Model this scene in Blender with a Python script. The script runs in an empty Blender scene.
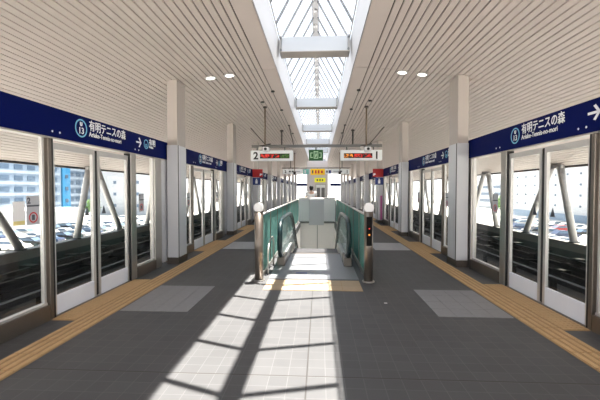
import bpy, bmesh, math, random
from mathutils import Vector, Matrix
random.seed(7)
SC = bpy.context.scene
COL = SC.collection
PI = math.pi

# ------------------------------------------------------------------ camera, sky, sun, exposure
cam_d = bpy.data.cameras.new('camera'); cam = bpy.data.objects.new('camera', cam_d); COL.objects.link(cam)
cam_d.sensor_width = 36.0; cam_d.lens = 36.0*360/600; cam_d.clip_end = 2000
cam.location = (0.1, 0, 1.5)
cam.rotation_euler = (PI/2-0.0275, 0, 0.054)
SC.camera = cam

W = bpy.data.worlds.new('sky'); SC.world = W; W.use_nodes = True
nt = W.node_tree; bg = nt.nodes['Background']
tc = nt.nodes.new('ShaderNodeTexCoord'); sx = nt.nodes.new('ShaderNodeSeparateXYZ'); rp = nt.nodes.new('ShaderNodeValToRGB')
nt.links.new(tc.outputs['Generated'], sx.inputs[0]); nt.links.new(sx.outputs['Z'], rp.inputs[0]); nt.links.new(rp.outputs[0], bg.inputs[0])
rp.color_ramp.elements[0].color = (1.0, 1.0, 1.0, 1); rp.color_ramp.elements[1].color = (0.80, 0.89, 1.0, 1)
bg.inputs[1].default_value = 1.6

sun_d = bpy.data.lights.new('sun', 'SUN'); sun = bpy.data.objects.new('sun', sun_d); COL.objects.link(sun)
sun_d.energy = 22.0; sun_d.angle = math.radians(0.53); sun_d.color = (1.0, 0.90, 0.77)
sun.rotation_euler = Vector((-0.097, -0.168, -1)).to_track_quat('-Z', 'Y').to_euler()
sun.location = (2, 5, 30)

SC.view_settings.view_transform = 'Standard'; SC.view_settings.look = 'None'
SC.view_settings.gamma = 1; SC.view_settings.use_curve_mapping = False
SC.view_settings.exposure = 0.50
SC.cycles.use_denoising = True
SC.cycles.max_bounces = 10; SC.cycles.diffuse_bounces = 6; SC.cycles.transparent_max_bounces = 24
SC.cycles.sample_clamp_indirect = 6.0

# ------------------------------------------------------------------ helpers
def srgb(r, g, b):
    f = lambda c: (c/255/12.92) if c/255 <= .04045 else ((c/255+.055)/1.055)**2.4
    return (f(r), f(g), f(b), 1)

def mat(name, col, rough=.5, metal=0.0, var=.06, scale=6.0, emit=None, bump=0.0, spec=.5):
    m = bpy.data.materials.new(name); m.use_nodes = True
    n = m.node_tree; b = n.nodes['Principled BSDF']
    c = col if len(col) == 4 else (*col, 1)
    t = n.nodes.new('ShaderNodeTexCoord'); ns = n.nodes.new('ShaderNodeTexNoise'); ns.inputs['Scale'].default_value = scale
    ns.inputs['Detail'].default_value = 4
    n.links.new(t.outputs['Object'], ns.inputs['Vector'])
    mx = n.nodes.new('ShaderNodeMix'); mx.data_type = 'RGBA'
    mx.inputs[6].default_value = (c[0]*(1-var), c[1]*(1-var), c[2]*(1-var), 1)
    mx.inputs[7].default_value = (min(1, c[0]*(1+var)), min(1, c[1]*(1+var)), min(1, c[2]*(1+var)), 1)
    n.links.new(ns.outputs['Fac'], mx.inputs[0]); n.links.new(mx.outputs[2], b.inputs['Base Color'])
    b.inputs['Specular IOR Level'].default_value = spec; b.inputs['Roughness'].default_value = rough; b.inputs['Metallic'].default_value = metal
    if bump:
        bp = n.nodes.new('ShaderNodeBump'); bp.inputs['Strength'].default_value = bump; bp.inputs['Distance'].default_value = .01
        n.links.new(ns.outputs['Fac'], bp.inputs['Height']); n.links.new(bp.outputs[0], b.inputs['Normal'])
    if emit:
        b.inputs['Emission Color'].default_value = c; b.inputs['Emission Strength'].default_value = emit
    return m

def glass(name, tint=(1, 1, 1), refl=.08, body=None, bodyfac=0.0, rough=0.02):
    m = bpy.data.materials.new(name); m.use_nodes = True
    n = m.node_tree; n.nodes.clear()
    out = n.nodes.new('ShaderNodeOutputMaterial'); tr = n.nodes.new('ShaderNodeBsdfTransparent'); tr.inputs[0].default_value = (*tint, 1)
    gl = n.nodes.new('ShaderNodeBsdfGlossy'); gl.inputs['Roughness'].default_value = rough
    fr = n.nodes.new('ShaderNodeLayerWeight'); fr.inputs[0].default_value = .25
    ml = n.nodes.new('ShaderNodeMath'); ml.operation = 'MULTIPLY_ADD'; ml.inputs[1].default_value = .10; ml.inputs[2].default_value = refl
    n.links.new(fr.outputs['Fresnel'], ml.inputs[0])
    mx = n.nodes.new('ShaderNodeMixShader'); n.links.new(ml.outputs[0], mx.inputs[0])
    src = tr
    if body:
        df = n.nodes.new('ShaderNodeBsdfDiffuse'); df.inputs[0].default_value = (*body, 1)
        m2 = n.nodes.new('ShaderNodeMixShader'); m2.inputs[0].default_value = bodyfac
        n.links.new(tr.outputs[0], m2.inputs[1]); n.links.new(df.outputs[0], m2.inputs[2]); src = m2
    n.links.new(src.outputs[0], mx.inputs[1]); n.links.new(gl.outputs[0], mx.inputs[2]); n.links.new(mx.outputs[0], out.inputs[0])
    return m

class MB:
    def __init__(s): s.bm = bmesh.new()
    def box(s, x0, x1, y0, y1, z0, z1, bevel=0):
        if x0 > x1: x0, x1 = x1, x0
        if y0 > y1: y0, y1 = y1, y0
        v = [s.bm.verts.new((x, y, z)) for z in (z0, z1) for y in (y0, y1) for x in (x0, x1)]
        fs = [s.bm.faces.new([v[i] for i in q]) for q in ((0,2,3,1),(4,5,7,6),(0,1,5,4),(2,6,7,3),(0,4,6,2),(1,3,7,5))]
        if bevel:
            es = list({e for f in fs for e in f.edges})
            bmesh.ops.bevel(s.bm, geom=es, offset=bevel, segments=2, affect='EDGES', profile=.5)
        return s
    def tube(s, pts, r, seg=12, cap=True, r2=None):
        pts = [Vector(p) for p in pts]; rings = []; n = len(pts)
        up = None
        for i, p in enumerate(pts):
            t = (pts[min(i+1, n-1)]-pts[max(i-1, 0)]).normalized()
            if up is None:
                up = t.orthogonal().normalized()
            up = (up-t*up.dot(t)).normalized(); w = t.cross(up)
            rr = r if r2 is None else r+(r2-r)*i/(n-1)
            rings.append([s.bm.verts.new(p+up*rr*math.cos(2*PI*k/seg)+w*rr*math.sin(2*PI*k/seg)) for k in range(seg)])
        for a, b in zip(rings, rings[1:]):
            for k in range(seg):
                f = s.bm.faces.new((a[k], a[(k+1) % seg], b[(k+1) % seg], b[k])); f.smooth = True
        if cap:
            s.bm.faces.new(rings[0][::-1]); s.bm.faces.new(rings[-1])
        return s
    def sphere(s, c, r, sc=(1, 1, 1), u=16, v=10):
        mtx = Matrix.Translation(c) @ Matrix.Diagonal((r*sc[0], r*sc[1], r*sc[2], 1))
        g = bmesh.ops.create_uvsphere(s.bm, u_segments=u, v_segments=v, radius=1, matrix=mtx)
        for ve in g['verts']:
            for f in ve.link_faces: f.smooth = True
        return s
    def prism(s, poly, axis, a0, a1):
        # extrude a 2D polygon along axis ('x','y','z')
        def P(p, a): return {'x': (a, p[0], p[1]), 'y': (p[0], a, p[1]), 'z': (p[0], p[1], a)}[axis]
        A = [s.bm.verts.new(P(p, a0)) for p in poly]; B = [s.bm.verts.new(P(p, a1)) for p in poly]
        n = len(poly)
        s.bm.faces.new(A); s.bm.faces.new(B[::-1])
        for i in range(n): s.bm.faces.new((A[i], B[i], B[(i+1) % n], A[(i+1) % n]))
        return s
    def mirror_x(s):
        for v in s.bm.verts: v.co.x = -v.co.x
        return s
    def build(s, name, m, parent=None, loc=None):
        bmesh.ops.recalc_face_normals(s.bm, faces=s.bm.faces)
        me = bpy.data.meshes.new(name); s.bm.to_mesh(me); s.bm.free()
        if m: me.materials.append(m)
        o = bpy.data.objects.new(name, me); COL.objects.link(o)
        if parent: o.parent = parent
        if loc: o.location = loc
        return o

def tag(o, label, cat, group=None, kind=None):
    o['label'] = label; o['category'] = cat
    if group: o['group'] = group
    if kind: o['kind'] = kind
    return o
def thing(name, label, cat, loc=(0, 0, 0), rz=0, group=None):
    o = bpy.data.objects.new(name, None); COL.objects.link(o); o.location = loc; o.rotation_euler = (0, 0, rz)
    o.empty_display_size = .1
    return tag(o, label, cat, group)
def struct(mb, name, m, loc=None):
    o = mb.build(name, m, None, loc); o['kind'] = 'structure'; return o
KIDS = {}
def copy_tree(o, parent=None):
    c = o.copy(); COL.objects.link(c)
    if parent: c.parent = parent
    for ch in list(o.children): copy_tree(ch, c)
    return c
def dup(o, loc, label=None, rz=None):
    c = copy_tree(o); c.location = loc
    if label: c['label'] = label
    if rz is not None: c.rotation_euler = (0, 0, rz)
    return c

def text_mb(body, size, origin, ex, ey, align='LEFT', bold=0.0, depth=.003, sx=1.0):
    """lettering as a solid mesh: ex = reading direction, ey = up direction of the letters"""
    cu = bpy.data.curves.new('lettering', 'FONT'); cu.body = body; cu.size = size; cu.align_x = align; cu.offset = bold
    cu.extrude = depth/2; cu.resolution_u = 3
    o = bpy.data.objects.new('lettering', cu); COL.objects.link(o)
    bpy.context.view_layer.update()
    dg = bpy.context.evaluated_depsgraph_get()
    me = bpy.data.meshes.new_from_object(o.evaluated_get(dg))
    bpy.data.objects.remove(o); bpy.data.curves.remove(cu)
    mb = MB(); mb.bm.from_mesh(me); bpy.data.meshes.remove(me)
    ex = Vector(ex); ey = Vector(ey); ez = ex.cross(ey); og = Vector(origin)
    for v in mb.bm.verts:
        c = v.co.copy(); v.co = og+ex*c.x*sx+ey*c.y+ez*(c.z+depth/2)
    return mb
def ring_mb(c, r0, r1, ex, ey, depth=.003, seg=32):
    mb = MB(); ex = Vector(ex); ey = Vector(ey); ez = ex.cross(ey); c = Vector(c)
    def ringv(r, h): return [mb.bm.verts.new(c+ex*r*math.cos(2*PI*k/seg)+ey*r*math.sin(2*PI*k/seg)+ez*h) for k in range(seg)]
    O0, O1 = ringv(r1, 0), ringv(r1, depth)
    if r0 <= 0:
        mb.bm.faces.new(O1); mb.bm.faces.new(O0[::-1])
        for k in range(seg): mb.bm.faces.new((O0[k], O0[(k+1) % seg], O1[(k+1) % seg], O1[k]))
        return mb
    I0, I1 = ringv(r0, 0), ringv(r0, depth)
    for k in range(seg):
        j = (k+1) % seg
        mb.bm.faces.new((O0[k], O0[j], O1[j], O1[k])); mb.bm.faces.new((I0[j], I0[k], I1[k], I1[j]))
        mb.bm.faces.new((O1[k], O1[j], I1[j], I1[k])); mb.bm.faces.new((O0[j], O0[k], I0[k], I0[j]))
    return mb
def poly_mb(pts, origin, ex, ey, depth=.003):
    mb = MB(); ex = Vector(ex); ey = Vector(ey); ez = ex.cross(ey); og = Vector(origin)
    for poly in pts:
        A = [mb.bm.verts.new(og+ex*p[0]+ey*p[1]) for p in poly]; B = [mb.bm.verts.new(og+ex*p[0]+ey*p[1]+ez*depth) for p in poly]
        n = len(poly); mb.bm.faces.new(A[::-1]); mb.bm.faces.new(B)
        for i in range(n): mb.bm.faces.new((A[i], A[(i+1) % n], B[(i+1) % n], B[i]))
    return mb
ORD = ['nearest', 'second', 'third', 'fourth', 'fifth', 'sixth', 'seventh', 'eighth', 'ninth', 'tenth', 'eleventh', 'twelfth']
SIDE = {-1: 'left', 1: 'right'}

# ------------------------------------------------------------------ materials
def floor_material():
    m = bpy.data.materials.new('floor_tiles'); m.use_nodes = True
    n = m.node_tree; b = n.nodes['Principled BSDF']; L = n.links.new
    t = n.nodes.new('ShaderNodeTexCoord')
    mp = n.nodes.new('ShaderNodeMapping'); mp.inputs['Rotation'].default_value = (0, 0, PI/2)
    L(t.outputs['Object'], mp.inputs[0])
    br = n.nodes.new('ShaderNodeTexBrick'); br.offset = 0.0; br.squash = 1
    br.inputs['Color1'].default_value = (.084, .086, .091, 1); br.inputs['Color2'].default_value = (.097, .099, .104, 1)
    br.inputs['Mortar'].default_value = (.135, .138, .142, 1)
    br.inputs['Scale'].default_value = 1; br.inputs['Mortar Size'].default_value = .003
    br.inputs['Brick Width'].default_value = .15; br.inputs['Row Height'].default_value = .15
    L(mp.outputs[0], br.inputs['Vector'])
    ns = n.nodes.new('ShaderNodeTexNoise'); ns.inputs['Scale'].default_value = 1.3; ns.inputs['Detail'].default_value = 6
    L(t.outputs['Object'], ns.inputs['Vector'])
    mx = n.nodes.new('ShaderNodeMix'); mx.data_type = 'RGBA'; mx.blend_type = 'MULTIPLY'; mx.inputs[0].default_value = .35
    L(br.outputs['Color'], mx.inputs[6]); L(ns.outputs['Fac'], mx.inputs[7])
    gm = n.nodes.new('ShaderNodeGamma'); gm.inputs[1].default_value = 1.0
    # dark expansion joints: along the middle and across every 4.7 m
    sp = n.nodes.new('ShaderNodeSeparateXYZ'); L(t.outputs['Object'], sp.inputs[0])
    def line(src, off, period, half):
        a = n.nodes.new('ShaderNodeMath'); a.operation = 'SUBTRACT'; L(src, a.inputs[0]); a.inputs[1].default_value = off
        if period:
            p = n.nodes.new('ShaderNodeMath'); p.operation = 'PINGPONG'; L(a.outputs[0], p.inputs[0]); p.inputs[1].default_value = period/2
        else:
            p = n.nodes.new('ShaderNodeMath'); p.operation = 'ABSOLUTE'; L(a.outputs[0], p.inputs[0])
        c = n.nodes.new('ShaderNodeMath'); c.operation = 'LESS_THAN'; L(p.outputs[0], c.inputs[0]); c.inputs[1].default_value = half
        return c.outputs[0]
    j1 = line(sp.outputs['Y'], 2.86, 4.7, .007); j2 = line(sp.outputs['X'], 0.0, None, .006)
    mxm = n.nodes.new('ShaderNodeMath'); mxm.operation = 'MAXIMUM'; L(j1, mxm.inputs[0]); L(j2, mxm.inputs[1])
    m2 = n.nodes.new('ShaderNodeMix'); m2.data_type = 'RGBA'; m2.inputs[7].default_value = (.035, .033, .032, 1)
    L(mxm.outputs[0], m2.inputs[0]); L(mx.outputs[2], m2.inputs[6]); L(m2.outputs[2], b.inputs['Base Color'])
    b.inputs['Roughness'].default_value = .55
    bp = n.nodes.new('ShaderNodeBump'); bp.inputs['Strength'].default_value = .15; bp.inputs['Distance'].default_value = .003
    L(br.outputs['Fac'], bp.inputs['Height']); bp.invert = True; L(bp.outputs[0], b.inputs['Normal'])
    return m
M = dict(
    floor=floor_material(),
    tactile=mat('tactile_ochre', (.60, .40, .205), .65, var=.12, scale=9),
    tactile_dark=mat('tactile_joint', (.40, .26, .13), .7),
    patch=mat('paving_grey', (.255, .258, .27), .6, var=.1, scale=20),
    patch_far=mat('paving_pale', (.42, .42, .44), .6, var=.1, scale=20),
    ceil=mat('ceiling_slat', (.66, .585, .555), .5, var=.03, scale=2),
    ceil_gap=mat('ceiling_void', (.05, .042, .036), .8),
    roof=mat('roof_sheet', (.5, .5, .5), .6),
    white=mat('white_paint', (.60, .62, .65), .4, var=.02),
    fascia=mat('skylight_lining', (.62, .62, .64), .45, var=.02),
    rafter=mat('rafter_grey', (.20, .21, .22), .5, .1),
    colbeige=mat('column_paint_beam_bounce', (.46, .415, .39), .45, var=.03, scale=2),
    cladding=mat('column_cladding', (.62, .63, .67), .4, var=.03, scale=2),
    plinth=mat('dark_plinth', (.09, .075, .065), .45, .3),
    steel=mat('brushed_steel', (.50, .48, .45), .33, .85, var=.08, scale=3),
    steel_dark=mat('bronze_steel', (.22, .19, .165), .35, .8, var=.12, scale=3),
    alu=mat('pale_aluminium', (.62, .61, .60), .35, .55, var=.05, scale=4),
    kick=mat('door_kick', (.80, .84, .93), .4, .0, var=.03),
    gasket=mat('rubber_gasket', (.015, .015, .016), .6),
    navy=mat('navy_sign', (.0015, .006, .078), .5, spec=.04, var=.12, scale=1.5),
    lettering=mat('white_lettering', (.88, .90, .93), .5, var=.01),
    logoblue=mat('logo_blue', srgb(120, 190, 225), .5, var=.02),
    glass=glass('clear_glass', (.95, .96, .96), .004),
    skyglass=glass('skylight_glass', (.95, .97, 1.0), .02),
    green=glass('green_glass', (.62, .82, .77), .04, (.205, .43, .40), .58, .05),
    escglass=glass('balustrade_glass', (.86, .92, .92), .06, (.55, .62, .62), .25, .03),
    black=mat('black_rubber', (.010, .026, .030), .25, var=.1),
    white_plastic=mat('white_plastic', (.85, .85, .86), .35, var=.01),
    red=mat('red_sign', (.55, .02, .025), .4), blue=mat('blue_sign', (.012, .035, .20), .4),
    redink=mat('red_ink', (.55, .03, .04), .5), greyink=mat('grey_ink', (.06, .07, .09), .5), yellowcard=mat('yellow_card', (.80, .70, .30), .6),
    notice=mat('notice_card', (.50, .52, .56), .6, var=.06, scale=30),
    magenta=mat('magenta_poster', (.50, .12, .32), .5, var=.1, scale=20),
    teal=mat('teal_sign', (.25, .62, .58), .4), yellow=mat('yellow_sign', (.85, .50, .01), .4, emit=.25), lemon=mat('lemon_sign', (.85, .80, .03), .4, emit=.25),
    signwhite=mat('white_sign', (.80, .83, .84), .4, emit=.10, var=.02),
    led_black=mat('display_black', (.006, .006, .006), .6, spec=.1),
    led_red=mat('led_red', (.6, .03, .015), .4, emit=.45), led_amber=mat('led_amber', (.8, .28, .03), .4, emit=.5), led_green=mat('led_green', (.07, .22, .02), .4, emit=.3),
    exit=mat('exit_green', (.006, .09, .012), .5, emit=.06), exitwhite=mat('exit_white', (.45, .70, .42), .5, emit=.05),
    bar=mat('gantry_grey', (.17, .17, .165), .5, .2), rod=mat('rod_bronze', (.22, .165, .11), .5, .4), rod_dark=mat('rod_dark', (.07, .06, .055), .5, .3),
    lamp=mat('lamp_diffuser', (1.0, .93, .80), .4, emit=4.0, var=.0),
    spot_black=mat('spot_black', (.02, .02, .02), .5),
    parapet=mat('parapet_cap', (.17, .17, .165), .7, var=.15, scale=3), parapet_low=mat('parapet_panel', (.055, .06, .06), .6, var=.3, scale=2),
    deck=mat('track_deck', (.05, .05, .05), .85, var=.3, scale=2), rail_black=mat('rail_black', (.015, .015, .015), .5),
    rail_grey=mat('rail_grey', (.022, .024, .026), .7, .0),
    strut=mat('strut_paint', (.38, .375, .37), .5, .1),
    skin=mat('skin', (.55, .36, .27), .55), hair=mat('hair', (.012, .010, .010), .5), shirt=mat('white_shirt', (.80, .80, .80), .8), trousers=mat('dark_trousers', (.03, .03, .04), .8),
    landing=mat('landing_plate', (.30, .31, .33), .42, .6, var=.12, scale=25), wellwhite=mat('well_panel', (.90, .88, .85), .5, var=.03),
    step=mat('step_tread', (.08, .08, .085), .5, .5),
    panelsteel=mat('hairline_steel', (.90, .90, .91), .4, .0, var=.06, scale=2),
    shaft=mat('shaft_panel', (.72, .67, .68), .5, var=.03),
)

# ------------------------------------------------------------------ layout constants
XW = 3.05; PITCH = 4.7; YD0 = 4.9; YC0 = 7.12; NB = 10
Y_BACK = -7.0; Y_END = 50.4
HX, HY0, HY1 = .80, 8.56, 17.0
def ceil_z(x): return 3.95-.0302*x*x

# ------------------------------------------------------------------ the setting: floor, ceiling, roof, parapets
mb = MB()
for a in ((-XW-.1, XW+.1, Y_BACK, HY0), (-XW-.1, -HX, HY0, HY1), (HX, XW+.1, HY0, HY1), (-XW-.1, XW+.1, HY1, Y_END)):
    mb.box(a[0], a[1], a[2], a[3], -.25, 0)
bmesh.ops.remove_doubles(mb.bm, verts=mb.bm.verts, dist=1e-5)
struct(mb, 'floor', M['floor'])

# slatted ceiling, one mesh: slats run along the platform with cross joints at the columns
mb = MB(); edges = [.76, 1.06]
while edges[-1] < 7.50: edges.append(edges[-1]+.112)
ys = [Y_BACK]+[YC0+.12+PITCH*k for k in range(-2, 9)]+[Y_END+.4]
for s in (-1, 1):
    for a, b in zip(edges, edges[1:]):
        g = .011
        p = [(s*(a+g), ceil_z(a+g)), (s*(b-g), ceil_z(b-g)), (s*(b-g), ceil_z(b-g)+.025), (s*(a+g), ceil_z(a+g)+.025)]
        for y0, y1 in zip(ys, ys[1:]): mb.prism(p, 'y', y0+.010, y1-.010)
struct(mb, 'ceiling', M['ceil'])
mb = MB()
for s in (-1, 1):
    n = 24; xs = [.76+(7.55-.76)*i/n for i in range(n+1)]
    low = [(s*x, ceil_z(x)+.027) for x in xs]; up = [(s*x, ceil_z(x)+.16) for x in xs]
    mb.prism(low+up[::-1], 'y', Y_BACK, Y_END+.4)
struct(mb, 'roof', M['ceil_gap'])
for i, s in enumerate((-1, 1)):
    mb = MB(); x = 7.555
    mb.box(s*x, s*(x+.05), Y_BACK, Y_END+.4, ceil_z(7.52)-.07, ceil_z(7.52)+.16)
    struct(mb, 'trim_%d' % (i+1), M['plinth'])

# wall under the platform edge, track deck and parapet on either side
for s in (-1, 1):
    struct(MB().box(s*3.16, s*3.36, Y_BACK, Y_END, -1.25, -.02), 'wall_edge_'+SIDE[s], M['parapet_low'])
    struct(MB().box(s*3.16, s*7.9, Y_BACK, Y_END+30, -1.6, -1.25), 'floor_track_'+SIDE[s], M['deck'])
    struct(MB().box(s*7.58, s*7.78, Y_BACK, Y_END+30, -1.25, -.31), 'wall_parapet_'+SIDE[s], M['parapet_low'])
    struct(MB().box(s*7.54, s*7.82, Y_BACK, Y_END+30, -.31, -.06), 'trim_parapet_'+SIDE[s], M['parapet'])

# walls of the escalator well
struct(MB().box(-HX-.08, -HX-.003, HY0, HY1, -5.5, -.252), 'wall_well_left', M['wellwhite'])
struct(MB().box(HX+.003, HX+.08, HY0, HY1, -5.5, -.252), 'wall_well_right', M['wellwhite'])
mb = MB(); mb.box(-HX, HX, HY1-.06, HY1-.003, -3.0, -.02)
struct(mb, 'wall_well_rear', M['wellwhite'])
struct(MB().box(-.012, .012, HY1-.066, HY1-.06, -3.0, -.15), 'trim_3', M['bar'])

# ------------------------------------------------------------------ skylight
EX, EZ, RZ = .69, 4.50, 5.70
sky = thing('skylight', 'long glazed ridge skylight running along the middle of the ceiling', 'skylight', (0, 0, 3.92))
for s in (-1, 1):
    MB().prism([(s*.755, .005), (s*(EX+.02), EZ-3.92), (s*(EX+.10), EZ-3.92), (s*.80, .20)], 'y', Y_BACK, Y_END).build('side_lining', M['fascia'], sky)
    MB().prism([(s*.03, RZ-3.92), (s*(EX+.05), EZ-3.92+.03), (s*(EX+.05), EZ-3.92+.05), (s*.03, RZ-3.92+.02)], 'y', Y_BACK, Y_END).build('glass_pane', M['skyglass'], sky)
    MB().tube([(s*(EX-.005), Y_BACK, EZ-3.92-.01), (s*(EX-.005), Y_END, EZ-3.92-.01)], .012, 8).build('sill_bar', M['strut'], sky)
MB().box(-.085, .085, Y_BACK, Y_END, RZ-3.92-.05, RZ-3.92+.05).build('ridge_beam', M['fascia'], sky)
y = Y_BACK+.4; first = None; RP = .757; y = 3.50-RP*12
raf = []
while y < Y_END:
    if not raf:
        m1 = MB()
        for s in (-1, 1):
            A = Vector((s*.06, 0, RZ-3.92-.03)); B = Vector((s*(EX+.01), 0, EZ-3.92+.0)); d = (B-A).normalized(); nrm = Vector((s*-d.z, 0, s*d.x)); 
            if nrm.z > 0: nrm = -nrm
            w = .029; h = .03
            q = [A, B, B+nrm*h, A+nrm*h]
            m1.prism([(p.x, p.z) for p in q], 'y', -w, w)
        r0 = m1.build('rafter', M['rafter'], sky); r0.location = (0, y, 0); raf.append(r0)
    else:
        r = r0.copy(); COL.objects.link(r); r.parent = sky; r.location = (0, y, 0); raf.append(r)
    y += RP
nod = None
for k in range(60):
    y = 4.6+.757*k
    if y > Y_END-1: break
    if nod is None:
        nod = MB().tube([(0, 0, 0), (0, 0, -.10)], .035, 10).build('ridge_bracket', M['alu'], sky); nod.location = (0, y, RZ-3.92-.052)
    else:
        n2 = nod.copy(); COL.objects.link(n2); n2.parent = sky; n2.location = (0, y, RZ-3.92-.052)

def cross_beam(y, label):
    t = thing('cross_beam', label, 'beam', (0, y, 4.19), 0, 'white beams across the skylight')
    MB().box(-.64, .64, -.03, .27, .01, .30).build('web', M['white'], t)
    MB().box(-.66, .66, -.05, .29, 0, .015).build('flange', M['colbeige'], t)  # beige here paints in the light bounced onto the white beam's underside
    for s in (-1, 1):
        p = MB().box(s*.645, s*.685, -.05, .29, .0, .32).build('end_plate', M['strut'], t)
        for z in (.04, .27):
            MB().tube([(s*.655, -.075, z), (s*.655, -.045, z)], .022, 8).build('bolt', M['rafter'], p)
    return t
b0 = cross_beam(YC0, 'white beam across the skylight, nearest of the row of beams')
for k in range(1, 9):
    dup(b0, (0, YC0+PITCH*k, 4.19), '%s white beam across the skylight counting from the near end' % ORD[k])

# ------------------------------------------------------------------ columns
def column(s, label):
    t = thing('column', label, 'column', (s*2.865, YC0+.24, 0), 0, 'square columns along the platform doors')
    hx, hy = .112, .235; zt = ceil_z(2.9)+.02
    MB().box(-hx+.012, hx-.012, -hy+.012, hy-.012, 2.40, zt).build('shaft', M['colbeige'], t)
    c = MB(); c.box(-hx, hx, -hy, hy, .13, 2.41, .012); cl = c.build('cladding', M['cladding'], t)
    MB().box(-hx-.003, hx+.003, -hy+.012, -hy+.045, .131, 2.405).build('joint_strip', M['gasket'], cl)
    MB().box(-hx-.006, hx+.006, -hy-.006, hy+.006, 0, .13).build('plinth', M['plinth'], t)
    return t
for s in (-1, 1):
    c0 = column(s, 'square white column with dark base, nearest on the %s side' % SIDE[s])
    for k in range(1, NB-1):
        dup(c0, (s*2.865, YC0+.24+PITCH*k, 0), '%s square white column along the %s platform doors, counting from the near end' % (ORD[k], SIDE[s]))

# ------------------------------------------------------------------ platform door bays
# local frame: left bay, x measured inward from the door plane, y along the platform
def door_bay(s, label):
    t = thing('platform_door', label, 'platform door', (s*XW, YD0, 0), 0, 'platform screen door bays')
    f = -s           # inward direction
    def B(x0, x1, y0, y1, z0, z1, bv=0): return MB().box(f*x0, f*x1, y0, y1, z0, z1, bv)
    # door leaves
    for q in (-1, 1):
        y0, y1 = (.030, .845)
        w = MB()
        def fr(a, b, c, d, m_): m_.box(f*-.02, f*.02, q*a, q*b, c, d)
        fr(y0, y0+.05, .01, 2.06, w); fr(y1-.05, y1, .01, 2.06, w); fr(y0+.05, y1-.05, 1.985, 2.06, w)
        lf = w.build('door_leaf', M['alu'], t)
        k = MB(); k.box(f*-.019, f*.021, q*(y0+.05), q*(y1-.05), .01, .235); k.build('kick_panel', M['kick'], lf)
        g = MB(); g.box(f*-.004, f*.004, q*(y0+.05), q*(y1-.05), .235, 1.985); g.build('glass_pane', M['glass'], lf)
        e = MB(); e.box(f*-.012, f*.012, q*.002, q*.029, .02, 2.05); e.build('rubber_seal', M['gasket'], lf)
        st = poly_mb([[(-.05, 0), (.05, 0), (0, .12)]], (f*.005, q*.19, 1.16), (0, f*1.0, 0), (0, 0, 1), .002)
        st.build('warning_sticker', M['greyink'], lf)
        B(-.05, .045, q*.847, q*.874, .0, 2.10).build('door_seal', M['gasket'], t)
        B(-.06, .05, q*.876, q*(.93 if q < 0 else 1.05), .0, 2.10, .006).build('jamb_post', M['steel_dark'] if q < 0 else M['steel'], t)
    # fixed glazing beside the doors
    spans = {-1: ((-2.30, -.955, 0),), 1: ((1.05, 1.75, 1),)} if s < 0 else {-1: ((-1.90, -.955, 0),), 1: ((1.05, 2.16, 1),)}
    for q in (-1, 1):
        for (a, b, _) in spans[q]:
            B(-.004, .004, a+.028, b-.028, .20, 2.08).build('fixed_pane', M['glass'], t)
            B(-.03, .03, a, b, .18, .205).build('pane_sill', M['alu'], t)
            B(-.05, .06, a, b, 0, .18).build('sill_plinth', M['steel_dark'], t)
            m_ = MB(); 
            for yy in (a, b): m_.box(f*-.02, f*.02, yy, yy+(.03 if yy == a else -.03), .205, 2.10)
            m_.build('pane_frame', M['alu'], t)
    if s < 0:
        B(-.06, .05, 1.75, 2.02, 0, 2.10, .006).build('end_post', M['steel'], t)
        B(-.05, .035, 2.05, 2.345, .05, 2.10).build('end_panel', M['cladding'], t)
    else:
        B(-.06, .05, 2.16, 2.345, 0, 2.10, .006).build('end_post', M['steel'], t)
        B(-.05, .035, -2.345, -1.93, .05, 2.10).build('end_panel', M['cladding'], t)
    B(-.06, .045, -2.345, 2.345, 2.10, 2.118).build('lintel', M['steel'], t)
    B(-.05, .045, -.845, .845, 0, .008).build('threshold', M['steel_dark'], t)
    # notices stuck on the fixed glass beside the jambs
    for q in (-1, 1):
        yc = -1.11 if q < 0 else 1.30
        nb = poly_mb([[(-.09, -.15), (.09, -.15), (.09, .17), (-.09, .17)]], (f*.005, yc, 1.27), (0, f*1.0, 0), (0, 0, 1), .002).build('notice', M['notice'], t)
        ring_mb((f*.0075, yc, 1.20), .045, .06, (0, f*1.0, 0), (0, 0, 1), .001).build('prohibition_ring', M['redink'], nb)
        poly_mb([[(-.02, -.03), (.02, -.03), (.02, .03), (-.02, .03)]], (f*.0075, yc, 1.20), (0, f*1.0, 0), (0, 0, 1), .001).build('pictogram', M['greyink'], nb)
        poly_mb([[(-.085, -.006), (.085, -.006), (.085, .012), (-.085, .012)]], (f*.0075, yc, 1.325), (0, f*1.0, 0), (0, 0, 1), .001).build('caption_bar', M['greyink'], nb)
        text_mb('2' if s < 0 else '1', .09, (f*.0075, yc-f*.08, 1.355), (0, f*1.0, 0), (0, 0, 1), bold=.003, depth=.001).build('numeral', M['greyink'], nb)
    return t
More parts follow.
